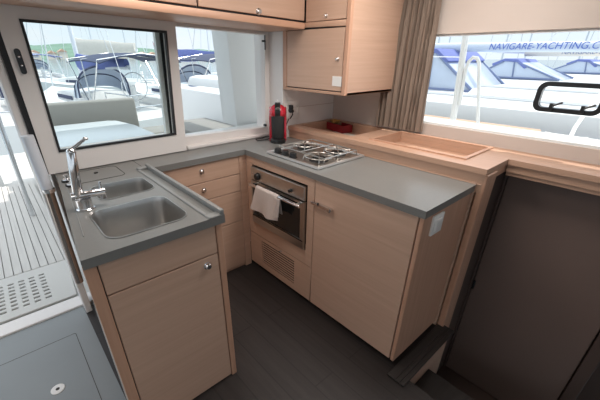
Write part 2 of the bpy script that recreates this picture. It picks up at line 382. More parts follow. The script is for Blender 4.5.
# tap
tp = thing('mixer_tap', (-1.030, -.372, H), 'chrome mixer tap with a tall column and lever behind the large sink', 'tap')
B().lathe((-1.030, -.372, H), [(.034, 0), (.034, .004), (.029, .008), (.028, .012), (.028, .045), (.0, .047)], 24).build('base', M['chrome'], tp)
B().cyl((-1.066, -.362, .978), (-.945, -.378, .978), .0150, n=18, bev=.002).cyl((-.956, -.376, .978), (-.956, -.376, .952), .012, n=18).build('spout', M['chrome'], tp)
B().cyl((-.958, -.372, .988), (-.956, -.370, 1.018), .0045, n=10).build('diverter', M['chrome'], tp)
B().cyl((-1.042, -.362, .975), (-1.020, -.360, 1.150), .0185, .0165, n=22, bev=.003).sph((-1.020, -.360, 1.150), .0168, (1, 1, .8)).build('column', M['chrome'], tp)
B().cyl((-1.016, -.360, 1.158), (-.965, -.360, 1.188), .007, .0055, n=12).sph((-.962, -.360, 1.190), .0085, (1.3, 1, .8)).build('lever', M['chrome'], tp)

# ================================================================== base cabinets
FY = -.771
sc_ = thing('sink_cabinet', (-.88, -.4, 0), 'oak sink cabinet with one door under the left worktop end', 'cabinet')
B().prism([(-1.075, -.752), (-1.060, -.752), (-1.036, .29), (-1.045, .29)], 'z', 0, H-.036).box(-.661, -.643, -.752, .29, 0, H-.036).box(-1.036, -.661, .272, .29, 0, H-.036).box(-1.045, -.661, -.752, .272, .05, .07).box(-1.098, -.661, -.752, -.734, 0, H-.036).build('body', M['wood'], sc_)
B().box(-1.136, -1.098, FY, -.752, .0, H-.036, .002).box(-.668, -.641, FY, -.752, .0, H-.036, .002).build('corner_post', M['wood_post'], sc_)
B().box(-1.094, -.672, FY+.002, -.752, .755, H-.038, .002).build('top_panel', M['wood'], sc_)
d = B().box(-1.094, -.672, FY+.002, -.752, .012, .750, .002).build('door', M['wood'], sc_)
knob_y(-.724, FY+.002, .712, d)
B().box(-1.097, -.669, -.755, -.750, .01, H-.037).build('gap_backing', M['seal'], sc_)

dc = thing('drawer_cabinet', (-.3, .15, 0), 'oak drawer cabinet under the window worktop between the two runs', 'cabinet')
B().box(-.641, -.002, .03, .29, .0, H-.036).build('body', M['wood'], dc)
for i, (z0, z1) in enumerate(((.760, .880), (.636, .755), (.408, .631))):
    dd = B().box(-.60, -.045, .012, .03, z0, z1, .002).build('drawer', M['wood'], dc)
    if i < 2: knob_y(-.322, .012, (z0+z1)/2+.012, dd)
B().box(-.60, -.045, .012, .03, .035, .403, .002).build('lower_panel', M['wood'], dc)
B().box(-.043, .012, .010, .03, .0, .884, .002).build('filler', M['wood'], dc)
B().box(-.603, -.043, .026, .029, .03, .884).build('gap_backing', M['seal'], dc)

FX = .012
oc = thing('oven_cabinet', (.25, -.3, 0), 'oak housing around the built-in oven with a vent grille below', 'cabinet')
B().box(.045, .468, -.645, .03, .03, .43).box(.045, .468, -.645, .03, .825, H-.036).box(.045, .468, -.03, .03, .43, .825).box(.045, .468, -.645, -.60, .43, .825).box(.44, .468, -.645, .03, .03, H-.036).build('body', M['wood'], oc)
B().box(FX, .045, -.648, .012, .830, H-.037, .002).box(FX, .045, -.058, .012, .302, .830, .002).box(FX, .045, -.648, -.592, .302, .830, .002).box(FX, .045, -.592, -.058, .302, .402, .002).build('surround', M['wood'], oc)
gz = [.084+.0185*k for k in range(10)]
YZ = Matrix(((0, 0, 1, FX), (1, 0, 0, 0), (0, 1, 0, 0), (0, 0, 0, 1)))
gp = B().plate([(-.645, .035), (.008, .035), (.008, .297), (-.645, .297)], [[(-.492, .076), (-.130, .076), (-.130, .270), (-.492, .270)]], 0, .016)
bmesh.ops.transform(gp.bm, matrix=YZ, verts=gp.bm.verts)
gp = gp.build('grille_panel', M['wood'], oc, smooth=False)
g3 = B()
for k in range(10): g3.box(FX+.001, FX+.0035, -.492, -.130, .076+.0194*k, .076+.0194*k+.0088)
g3.build('grille', M['wood'], gp, smooth=False)
knob_x(FX, -.355, .284, gp, .007)
B().box(.031, .043, -.49, -.13, .08, .27).build('grille_backing', M['slot'], oc)
B().box(.030, .044, -.640, .01, .290, .310).build('gap_backing', M['seal'], oc)

ov = thing('oven', (.22, -.32, .432), 'built-in stainless steel oven with a black glass door', 'oven')
OY0, OY1 = -.586, -.064
B().box(.014, .43, OY0+.012, OY1-.012, .436, .82).build('body', M['blackmatt'], ov)
B().box(-.006, .014, OY0, OY1, .735, .822, .003).build('control_panel', M['steel'], ov)
for y, r in ((-.145, .021), (-.475, .010)):
    B().lathe((-.006, y, .770), [(0, .02), (r*.85, .02), (r, .016), (r, .003), (r*1.25, .001), (r*1.25, 0)], 20, Matrix.Rotation(-PI/2, 4, 'Y')).build('dial', M['black'], ov, label='round black dial')
for y in (-.088, -.108): B().cyl((-.0055, y, .775), (-.009, y, .775), .006, n=10).build('indicator', M['chrome'], ov)
od = B().ring([(OY0, .412), (OY1, .412), (OY1, .728), (OY0, .728)], [(OY0+.03, .475), (OY1-.018, .475), (OY1-.018, .712), (OY0+.03, .712)], 'x', -.006, .014).build('door', M['steel'], ov)
B().box(.0, .012, OY0+.03, OY1-.018, .475, .712).build('glass', M['oven_glass'], od)
B().box(-.009, -.004, OY0+.004, OY1-.004, .466, .472).build('trim_line', M['black'], od)
hz = .716
hd = B().cyl((-.046, OY0-.005, hz), (-.046, OY1-.04, hz), .0105, n=16, bev=.002).build('handle', M['chrome'], od)
for y in (OY0+.03, OY1-.06): B().cyl((-.046, y, hz), (-.004, y, hz), .007, n=12).build('bracket', M['chrome'], hd)

# towel over the oven handle
def towel():
    prof = [(-.012, .150), (-.013, .10), (-.012, .05), (-.013, .015), (-.008, .0145), (0, .0162), (.008, .0145), (.014, .004), (.016, -.04), (.018, -.08), (.021, -.12), (.024, -.165)]
    prof = [(-.0255+.0, -.11), (-.018, -.06), (-.0145, -.02)] + [(-.014*math.cos(t), .014*math.sin(t)) for t in [PI*k/6 for k in range(7)]] + [(.0155, -.03), (.018, -.07), (.021, -.11), (.025, -.15), (.028, -.175)]
    g = []
    n = 22
    for i, (dx, dz) in enumerate(prof):
        row = []
        for j in range(n+1):
            u = j/n
            drop = max(0, -dz)/.175
            y = -.185-.222*u + .03*drop*(.5-u)*1.3 + .012*drop
            front = dx > 0
            w = (.006+.006*drop)*math.sin(u*9+1.5*front) * drop
            z = hz + dz*(.84 + (.02*u if front else .25)) - (.012*math.sin(u*3.1)*drop if front else 0)
            row.append((-.046-(dx+(w if front else 0)), y, z))
        g.append(row)
    b = B().sheet(g, .004)
    t = tag(b.build('dish_towel', M['towel']), 'pale pinkish dish towel hung over the oven door handle', 'towel')
    # second fold hanging at the right end
    g2 = []
    for i in range(9):
        v = i/8; row = []
        for j in range(7):
            u = j/6
            row.append((-.066-.006*math.sin(u*4)-.006*v, -.392-.045*u+.012*v, hz+.0-.135*v*(1-.08*u)))
        g2.append(row)
    B().sheet(g2, .005).build('folded_end', M['towel'], t)
    return t
towel()

fr = thing('fridge_cabinet', (.25, -.95, 0), 'oak cabinet with one tall plain door at the worktop end', 'cabinet')
B().box(.032, .468, -1.262, -.650, .03, H-.036).build('body', M['wood'], fr)
dd = B().box(FX, .032, -1.256, -.652, .032, H-.038, .002).build('door', M['wood'], fr)
hb = B().box(-.012, .012, -.792, -.640, .738, .758, .004).box(-.016, -.006, -.790, -.770, .735, .762, .003).build('handle', M['chrome'], dd, label='chrome bar latch handle')
B().cyl((-.010, -.70, .752), (-.010, -.70, .764), .006, n=10).build('lock_button', M['black'], hb)
B().box(FX, .468, -1.282, -1.262, .03, H-.036, .002).build('end_panel', M['wood_post'], fr)
B().box(.026, .031, -1.263, -.651, .04, H-.037).build('gap_backing', M['seal'], fr)
B().box(.08, .46, -1.24, -.652, 0, .031).build('plinth', M['seal'], fr)
B().box(.08, .44, -.648, .02, 0, .031).build('plinth', M['seal'], oc)
sk = thing('wall_socket', (.14, -1.282, .82), 'white square socket on the end panel under the worktop corner', 'socket')
B().box(.085, .180, -1.293, -1.281, .772, .868, .004, 2).build('plate', M['plastic_white'], sk)
B().box(.104, .161, -1.297, -1.291, .791, .849, .003, 2).build('rocker', M['plastic_white'], sk)

# ================================================================== raised shelf unit
SZ = 1.004
su = thing('shelf_unit', (.7, -.6, .9), 'raised oak shelf behind the hob with two sunken trays and a ledge under the window', 'shelf')
o2 = [(.470, .10), (.470, -1.322), (.745, -1.322), (.745, -4.4), (.97, -4.4), (.97, .10)]
R1 = [(.555, .06), (.555, -.445), (.93, -.445), (.93, .06)]; R2 = [(.575, -.60), (.575, -1.165), (.905, -1.165), (.905, -.60)]
B().plate(o2, [R1, R2], SZ-.028, SZ).build('top', M['wood_top'], su)
B().box(.480, .545, -1.318, .10, .88, SZ-.028, .002).box(.476, .485, -1.31, .10, H+.0005, H+.005, .001).build('front_board', M['wood_top'], su)
B().box(.755, .775, -4.4, -1.322, .935, SZ-.028, .002).box(.762, .86, -4.4, -1.325, .915, .94, .003).build('ledge_front', M['wood_top'], su)
B().box(.548, .77, -1.3185, -1.306, .93, SZ-.0285, .002).build('end_board', M['wood_x'], su)
def tray(Rr, zb, name, mat):
    x0, x1 = Rr[0][0], Rr[2][0]; y1, y0 = Rr[0][1], Rr[1][1]; t = .012
    B().ring([(x0-t, y0-t), (x1+t, y0-t), (x1+t, y1+t), (x0-t, y1+t)], [(x0, y0), (x1, y0), (x1, y1), (x0, y1)], 'z', zb, SZ-.0285).box(x0-t, x1+t, y0-t, y1+t, zb-.012, zb).build(name, mat, su)
tray(R1, .935, 'tray', M['wood_top']); tray(R2, .945, 'tray', M['wood_top'])
B().ring([(.558, -1.185), (.925, -1.185), (.925, -.582), (.558, -.582)], [(.575, -1.165), (.905, -1.165), (.905, -.60), (.575, -.60)], 'z', SZ-.001, SZ+.008).build('tray_rim', M['wood_x'], su)
B().box(.481, .605, -1.3305, -1.296, -.65, SZ-.03, .004).build('end_post', M['wood_post'], su)
B().box(.475, .97, -1.290, -1.268, -.02, .93).build('gable', M['wood'], su)
# things in the trays
rb = thing('red_box', (.87, -.02, .935), 'small dark red open box on white paper in the far tray', 'box')
rm = Matrix.Translation((.885, -.045, 0)) @ Matrix.Rotation(math.radians(-12), 4, 'Z') @ Matrix.Diagonal((.85, .85, 1, 1))
b = B().ring([(-.055, -.14), (.055, -.14), (.055, .14), (-.055, .14)], [(-.05, -.135), (.05, -.135), (.05, .135), (-.05, .135)], 'z', .939, .995).box(-.053, .053, -.138, .138, .939, .944)
bmesh.ops.transform(b.bm, matrix=rm, verts=b.bm.verts); b.build('tub', M['redmatt'], rb)
def crumple(name, pts, mat, par=None, th=.001):
    return B().sheet(pts, th).build(name, mat, par)
cp = B()
for k, (dx, dy, a) in enumerate(((0, .05, .3), (.01, .09, -.4), (-.01, .02, .8))):
    t2 = B().sheet([[(i*.02-.03, j*.02-.03, 0.998+.010*math.sin(i*2+j+k)+.006*k) for j in range(4)] for i in range(4)], .001)
    bmesh.ops.transform(t2.bm, matrix=rm @ Matrix.Translation((dx, dy, 0)) @ Matrix.Rotation(a, 4, 'Z'), verts=t2.bm.verts)
    me = bpy.data.meshes.new('t'); t2.bm.to_mesh(me); cp.bm.from_mesh(me)
tag(cp.build('paper_scraps', M['yellow']), 'crumpled yellow paper in the red box', 'paper')
tag(B().box(.70, .86, -.32, -.06, .9355, .9385, .001).build('paper_sheet', M['paper']), 'white paper sheet lying in the far tray beneath the red box', 'paper')
tag(B().box(.74, .85, -.415, -.345, .9355, .945, .003).build('green_packet', M['green']), 'small green packet in the near corner of the far tray', 'packet')

# ================================================================== hob
hb = thing('gas_hob', (.25, -.38, H), 'stainless steel gas hob with three black knobs on the right worktop', 'hob')
hx0, hx1, hy0_, hy1_ = .052, .452, -.630, -.175
B().box(hx0, hx1, hy0_, hy1_, H, H+.010, .003).build('plate', M['steel'], hb)
B().ring([(hx0-.004, hy0_-.004), (hx1+.004, hy0_-.004), (hx1+.004, hy1_+.004), (hx0-.004, hy1_+.004)], [(hx0+.010, hy0_+.010), (hx1-.010, hy0_+.010), (hx1-.010, hy1_-.010), (hx0+.010, hy1_-.010)], 'z', H+.004, H+.015).build('rim', M['brightsteel'], hb)
for k in range(3):
    B().lathe((.088, -.240-.072*k, H+.010), [(.026, 0), (.026, .004), (.022, .006), (.021, .026), (.018, .030), (0, .030)], 20).build('knob', M['black'], hb, label='black control knob')
for (x, y, r) in ((.17, -.520, .046), (.30, -.265, .040), (.355, -.50, .044)):
    q = B().lathe((x, y, H+.010), [(r*1.25, 0), (r*1.2, .005), (r*.9, .006), (r*.88, .014), (r*.8, .018), (0, .018)], 24).build('burner', M['blackmatt'], hb)
    B().lathe((x, y, H+.010), [(r*.55, .018), (r*.55, .022), (0, .023)], 20).build('cap', M['black'], q)
    ps = B()
    for a in range(4):
        t = a*PI/2+PI/4; c, s_ = math.cos(t), math.sin(t)
        ps.tube([(x+c*r*2.0, y+s_*r*2.0, H+.012), (x+c*r*1.8, y+s_*r*1.8, H+.040), (x+c*r*.5, y+s_*r*.5, H+.040)], .004, 6)
    ps.tube([(x+r*1.75*math.cos(2*PI*k/20), y+r*1.75*math.sin(2*PI*k/20), H+.035) for k in range(20)], .0035, 6, True)
    ps.build('pan_support', M['steel'], hb)
gr = B()
for x in (.13, .42): gr.tube([(x, hy0_+.03, H+.012), (x, hy0_+.03, H+.042), (x, hy1_-.03-.0*x, H+.042), (x, hy1_-.03, H+.012)], .004, 6)
for y in (-.60, -.40, -.21): gr.tube([(.13, y, H+.042), (.42, y, H+.042)], .004, 6)
gr.build('grate', M['steel'], hb)

# ================================================================== coffee machine
cm = thing('coffee_machine', (.325, .045, H), 'red and black capsule coffee machine in the worktop corner', 'coffee machine', rz=math.radians(-40))
side = [(-.02, .0), (.085, .0), (.098, .05), (.098, .14), (.085, .20), (.045, .235), (.0, .21), (-.015, .15), (-.025, .06)]
for sgn in (-1, 1):
    x0, x1 = (.040, .062) if sgn > 0 else (-.062, -.040)
    B().prism(side, 'x', x0, x1, .008).build('side_shell', M['red'], cm, local=True, label='glossy red side shell')
B().prism([(p[0]*.97, p[1]+.001) for p in side], 'x', -.041, .041, .003).build('body', M['black'], cm, local=True)
B().cyl((0, -.030, .03), (0, -.030, .185), .043, .046, n=28, bev=.004).build('front_column', M['blackmatt'], cm, local=True)
B().lathe((0, -.040, 0), [(.054, 0), (.056, .010), (.052, .026), (.046, .030), (0, .030)], 28).build('drip_tray', M['black'], cm, local=True)
B().sph((0, -.015, .205), .062, (1, 1, .88), 28).build('head', M['red'], cm, local=True, label='rounded red head')
B().cyl((-.019, -.015, .205), (.019, -.015, .205), .0630, n=36, bev=.002).build('nose', M['black'], cm, local=True)
B().cyl((0, -.072, .228), (0, -.066, .233), .014, n=18).build('badge', M['steel'], cm, local=True, label='round grey badge')
B().cyl((0, .0, .255), (0, -.008, .282), .008, .005, n=12).build('lever', M['plastic_white'], cm, local=True)
cord = B().tube([(.37, .085, H+.06), (.33, .125, H+.012), (.27, .11, H+.006), (.20, .13, H+.006), (.215, .17, H+.006), (.28, .17, H+.006), (.33, .20, H+.006), (.41, .075, H+.02), (.445, .088, H+.10), (.458, .075, 1.06)], .0035, 8).build('power_cord', M['black'], cm, label='black looped power cord')
B().cyl((.478, .089, 1.117), (.474, .050, 1.112), .016, .011, n=16, bev=.003).box(.463, .491, .062, .088, 1.10, 1.155, .006, 2).tube([(.474, .055, 1.11), (.470, .048, 1.09), (.462, .068, 1.06)], .0045, 8).build('plug', M['black'], cord)
s2 = thing('double_socket', (.51, .10, 1.12), 'white double socket plate on the corner wall', 'socket')
B().box(.448, .575, .090, .101, 1.055, 1.178, .004, 2).build('plate', M['plastic_white'], s2)
for x in (.480, .543): B().lathe((x, .0895, 1.115), [(.022, 0), (.022, .002), (.019, .002), (.018, -.004), (0, -.004)], 20, Matrix.Rotation(PI/2, 4, 'X')).build('outlet', M['plastic_white'], s2)

# ================================================================== curtain
ct = thing('curtain', (.92, -.56, 1.02), 'brown pleated curtain beside the hull-side window', 'curtain')
g = []
NZ, NY = 26, 90
for i in range(NZ+1):
    v = i/NZ; z = 1.80-v*(1.80-1.026); row = []
    ya = -.425+.035*v+.01*math.sin(v*3); yb = -.700-.030*v
    for j in range(NY+1):
        u = j/NY
        ph = 2*PI*(u*9.6+.35*math.sin(u*7+v*1.2))
        amp = .012+.014*v
        row.append((.918-amp*math.sin(ph)-.006*math.sin(ph*2.3+v*2), ya+(yb-ya)*u+.006*math.cos(ph)*v, z))
    g.append(row)
B().sheet(g, .002).build('cloth', M['curtain'], ct)
g = []
for i in range(4):
    row = []
    for j in range(91):
        u = j/90; row.append((.914-.010*math.sin(2*PI*u*15)-(.004 if i in (1, 2) else 0), -.425-.275*u, 1.835-i*.013))
    g.append(row)
B().sheet(g, .002).build('heading_tape', M['curtain'], ct)
B().box(.955, .969, -.80, -.33, 1.80, 1.83, .003).build('track', M['plastic_white'], ct)

# ================================================================== wall cabinets
UX, UY = .42, -.115
uc = thing('corner_wall_cabinet', (.7, -.2, 1.262), 'tall oak wall cabinet in the corner with a door above another', 'cabinet')
YE = -.470
B().box(UX+.020, .966, YE+.018, .098, 1.275, 2.045).build('body', M['wood'], uc)
B().box(UX-.002, .966, YE, YE+.018, 1.262, 2.045, .003).build('end_panel', M['wood'], uc)
B().box(UX-.004, UX+.02, YE-.002, YE+.028, 1.262, 2.045, .003).build('corner_post', M['wood_post'], uc)
B().box(UX-.002, .966, YE+.0, .098, 1.262, 1.279, .003).build('bottom_rail', M['wood_top'], uc)
B().box(UX-.002, UX+.02, .060, .098, 1.279, 1.636, .002).build('side_stile', M['wood_post'], uc)
rl = B().prism([(YE+.028, 1.622), (.098, 1.632), (.098, 1.655), (YE+.028, 1.652)], 'x', UX-.006, UX+.02, .002).build('middle_rail', M['wood_top'], uc)
d = B().box(UX, UX+.019, YE+.033, .056, 1.285, 1.617, .002).build('door', M['wood'], uc)
knob_x(UX, -.398, 1.458, d, .010)
B().box(UX-.002, UX+.001, -.438, -.365, 1.312, 1.366, .0005).build('sticker', M['plastic_white'], d, label='small square white sticker')
d = B().box(UX, UX+.019, YE+.033, -.118, 1.657, 2.04, .002).build('door', M['wood'], uc)
knob_x(UX, -.286, 1.678, d, .010)
B().box(UX+.012, UX+.0195, YE+.025, .06, 1.279, 2.04).build('gap_backing', M['seal'], uc)
# wall cabinets over the aft windows (deckhouse falls slightly to the side)
def sl(x): return -.030*(x+.3)
def quad(x0, x1, z0, z1): return [(x0, z0+sl(x0)), (x1, z0+sl(x1)), (x1, z1+sl(x1)), (x0, z1+sl(x0))]
for i, (x0, x1, lab) in enumerate(((-1.35, -.298, 'oak wall cabinet above the left window'), (-.292, UX-.006, 'oak wall cabinet with a chrome knob above the right window'))):
    t = thing('wall_cabinet', ((x0+x1)/2, .1, 1.70), lab, 'cabinet', 'oak wall cabinets over the aft windows')
    B().prism(quad(x0, x1, 1.676, 2.04), 'y', UY+.02, .20).build('body', M['wood'], t)
    d = B().prism(quad(x0+.003, x1-.003, 1.685, 2.04), 'y', UY, UY+.019, .002).build('door', M['wood'], t)
    if i: knob_y(.066, UY, 1.687, d)
    B().prism(quad(x0+.0, x1-.0, 1.677, 2.03), 'y', UY+.013, UY+.0195).build('gap_backing', M['seal'], t)
tag(B().prism(quad(-1.35, UX-.006, 1.640, 1.674), 'y', UY-.004, .23, .004).build('pelmet_board', M['wood_x']), 'long oak board beneath the wall cabinets along the top of the windows', 'board')

# ================================================================== tall grab handle beside the door opening
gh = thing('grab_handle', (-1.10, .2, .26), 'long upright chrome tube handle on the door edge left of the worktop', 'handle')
B().tube([(-1.108, .2, .262), (-1.103, .2, .55), (-1.098, .2, .842)], .0215, 18).build('lower_tube', M['chrome_brown_refl'], gh)  # brown reflection of the interior painted into the chrome colour
B().tube([(-1.100, .2, .86), (-1.106, .2, 1.13)], .0265, 16).build('upper_tube', M['mast'], gh)  # pale mast colour stands in for chrome reflecting the sky
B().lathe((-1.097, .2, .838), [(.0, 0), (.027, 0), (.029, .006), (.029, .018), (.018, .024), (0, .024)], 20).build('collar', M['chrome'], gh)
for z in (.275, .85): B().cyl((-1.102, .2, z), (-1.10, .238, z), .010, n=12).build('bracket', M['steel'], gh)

# floor hatch in the saloon sole
fh = thing('floor_hatch', (-1.45, -.1, 0), 'square grey hatch let into the grey floor with a white ring pull', 'hatch')
B().plate(rr(-1.95, -.52, -1.218, .092, .012), [rr(-1.947, -.517, -1.221, .089, .010)], .0, .0012).build('seam', M['slot'], fh)
B().box(-1.947, -1.221, -.517, .089, .0, .0008).build('panel', M['lino'], fh)
rg = B().lathe((-1.368, -.272, .0008), [(.030, 0), (.030, .003), (.026, .004), (.010, .003), (.0, .003)], 24).build('ring_pull', M['plastic_white'], fh, label='white round ring pull')
B().cyl((-1.368, -.272, .003), (-1.368, -.272, .0045), .009, n=14).build('finger_hole', M['slot'], rg)

# ================================================================== cockpit
struct(B().box(-4.5, 1.2, .40, 5.5, -.12, -.05).build('cockpit_deck', M['deck']))
dg = thing('drain_panel', (-1.6, .75, -.05), 'grey drain panel pierced with rows of slots outside the threshold', 'grating')
holes = []
for i in range(9):
    for j in range(8):
        x = -1.268-.062*i; y = .575+.048*j
        holes.append([(x-.036, y), (x, y), (x, y+.022), (x-.036, y+.022)])
B().plate([(-1.9, .495), (-1.135, .495), (-1.10, 1.04), (-1.9, 1.04)], holes, -.02, .0).build('plate', M['deck'], dg, smooth=False)
B().box(-1.89, -1.14, .50, 1.03, -.048, -.03).build('drain_well', M['slot'], dg)
sd = B()
for k in range(28):
    x = -1.06-.055*k
    sd.box(x-.0505, x, 1.05, 3.45, -.03, .0, .0015)
sdp = thing('slatted_deck', (-1.8, 2.2, -.05), 'pale slatted deck panel running aft outside the door opening', 'deck panel')
sd.build('slats', M['slat'], sdp); B().box(-2.6, -1.06, 1.05, 3.45, -.05, -.03).build('bearer', M['slot'], sdp)
tag(B().box(-1.045, .9, .44, 1.0, -.05, .86, .01).build('cockpit_locker', M['white']), 'white cockpit locker below the aft windows outside', 'locker')
# table
tb_ = thing('cockpit_table', (-.38, 2.4, -.05), 'pale blue-white cockpit table seen through the left window', 'table')
B().prism([(-.90, 1.55), (.06, 1.55), (.10, 1.85), (.10, 2.6), (.02, 3.02), (-.08, 3.10), (-.72, 3.10), (-.90, 2.95)], 'z', .675, .71, .012).build('tabletop', M['table'], tb_)
for y in (2.0, 2.8): B().cyl((-.4, y, -.05), (-.4, y, .675), .05).build('leg', M['alu'], tb_)
bn = thing('cockpit_bench', (-.3, 3.4, -.05), 'long grey upholstered cockpit bench behind the table', 'bench')
B().box(-1.02, .95, 3.1, 3.75, -.05, .36, .02).build('base', M['white'], bn)
B().box(-1.02, .95, 3.08, 3.6, .36, .48, .03, 3).build('seat_cushion', M['cushion'], bn)
B().box(-1.02, .42, 3.40, 3.55, .50, .93, .03, 3).build('back_cushion', M['cushion'], bn)
sb = thing('side_bench', (.9, 2.0, -.05), 'white moulded cockpit side seat with a grey cushion beyond the right window', 'bench')
B().box(.62, 1.24, 1.33, 3.0, -.05, .58, .02).build('base', M['white'], sb)
B().box(.60, 1.24, 1.34, 2.9, .58, .64, .02, 2).build('cushion', M['cushion'], sb)
B().prism([(1.25, -.05), (1.65, -.05), (1.65, .98), (1.38, .98)], 'y', 1.33, 4.6, .02).build('coaming', M['white'], sb)
tag(B().prism([(.53, 2.2), (.60, .85), (1.42, .85), (1.48, 2.2)], 'y', 1.02, 1.30, .03).build('deckhouse_pillar', M['white']), 'broad white pillar carrying the cockpit roof outside the right window', 'pillar')
tag(B().box(-1.0, 1.9, .42, 2.4, 2.2, 2.32, .03, 2).build('cockpit_roof', M['white']), 'white hard roof over the cockpit', 'roof')
tag(B().box(1.05, 1.37, -4.5, .4, 1.76, 2.12, .02).build('roof_overhang', M['white']), 'white deckhouse roof edge above the hull-side window', 'roof')
pp = thing('stainless_post', (-1.19, 2.2, -.05), 'thin stainless post standing on the cockpit deck left of the bench', 'post')
B().cyl((-1.20, 2.2, -.05), (-1.165, 2.2, 1.05), .020, n=12).build('tube', M['alu'], pp); B().lathe((-1.20, 2.2, -.05), [(.05, 0), (.05, .01), (.02, .02)], 16).build('foot', M['alu'], pp)
tag(B().box(-4.0, -1.35, 3.55, 3.75, -.05, .34, .02).build('aft_coaming', M['white']), 'low white coaming across the cockpit stern', 'coaming')
# starboard side deck
tag(B().box(1.06, 2.0, -5.0, 1.0, .70, .80, .01).box(1.70, 2.0, 1.0, 5.0, .70, .80, .01).build('side_deck', M['white']), 'white side deck outside the hull-side window', 'deck')
tag(B().box(1.055, 1.26, -3.0, .3, .80, 1.078, .02, 2).build('deckhouse_side', M['white']), 'white moulded deckhouse ledge just outside the hull-side window', 'ledge')
tag(B().box(1.86, 2.34, -5.0, 5.0, .80, .90, .02, 2).build('toe_rail', M['white']), 'white raised toe rail along the outer edge of the side deck', 'toe rail')
rg = thing('guard_rail', (1.9, -.55, .9), 'white tubular guard rail with a hoop outside the hull-side window', 'rail')
B().tube([(1.9, -.515, .90), (1.9, -.49, 1.25), (1.9, -.455, 1.66)], .026, 12).build('stanchion', M['white'], rg)
hp = [(1.9, -.555, .9), (1.9, -.52, 1.36)]+[(1.9, -.56-.05*math.cos(t), 1.40+.06*math.sin(t)) for t in [PI*k/8 for k in range(0, 0)]]
B().tube([(1.9, -.535, 1.10), (1.9, -.52, 1.38), (1.9, -.53, 1.44), (1.9, -.555, 1.468), (1.9, -.59, 1.462), (1.9, -.612, 1.43), (1.9, -.63, 1.36), (1.9, -.74, .90)], .014, 10).build('hoop', M['white'], rg)
B().tube([(1.9, 3.5, 1.52), (1.9, -.47, 1.47)], .005, 6).build('lifeline', M['alu'], rg)
cl = thing('deck_cleat', (1.93, -1.33, .9), 'white mooring cleat on the toe rail at the far right', 'cleat')
B().box(1.89, 1.97, -1.42, -1.25, .90, .915, .004).build('base', M['alu'], cl); B().box(1.915, 1.945, -1.37, -1.30, .915, .95, .004).tube([(1.93, -1.46, .962), (1.93, -1.42, .957), (1.93, -1.25, .957), (1.93, -1.20, .962)], .011, 10).build('horn', M['plastic_white'], cl)
tag(B().tube([(1.93, -1.36, .95), (2.1, -1.34, 1.0), (2.6, -1.32, 1.15), (3.3, -1.31, 1.28)], .014, 8).build('mooring_rope', M['plastic_white']), 'pale mooring rope rising from the cleat to the next yacht', 'rope')

# ================================================================== marina
struct(B().box(-400, 500, -400, 700, -1.6, -1.5).build('water', M['water']))
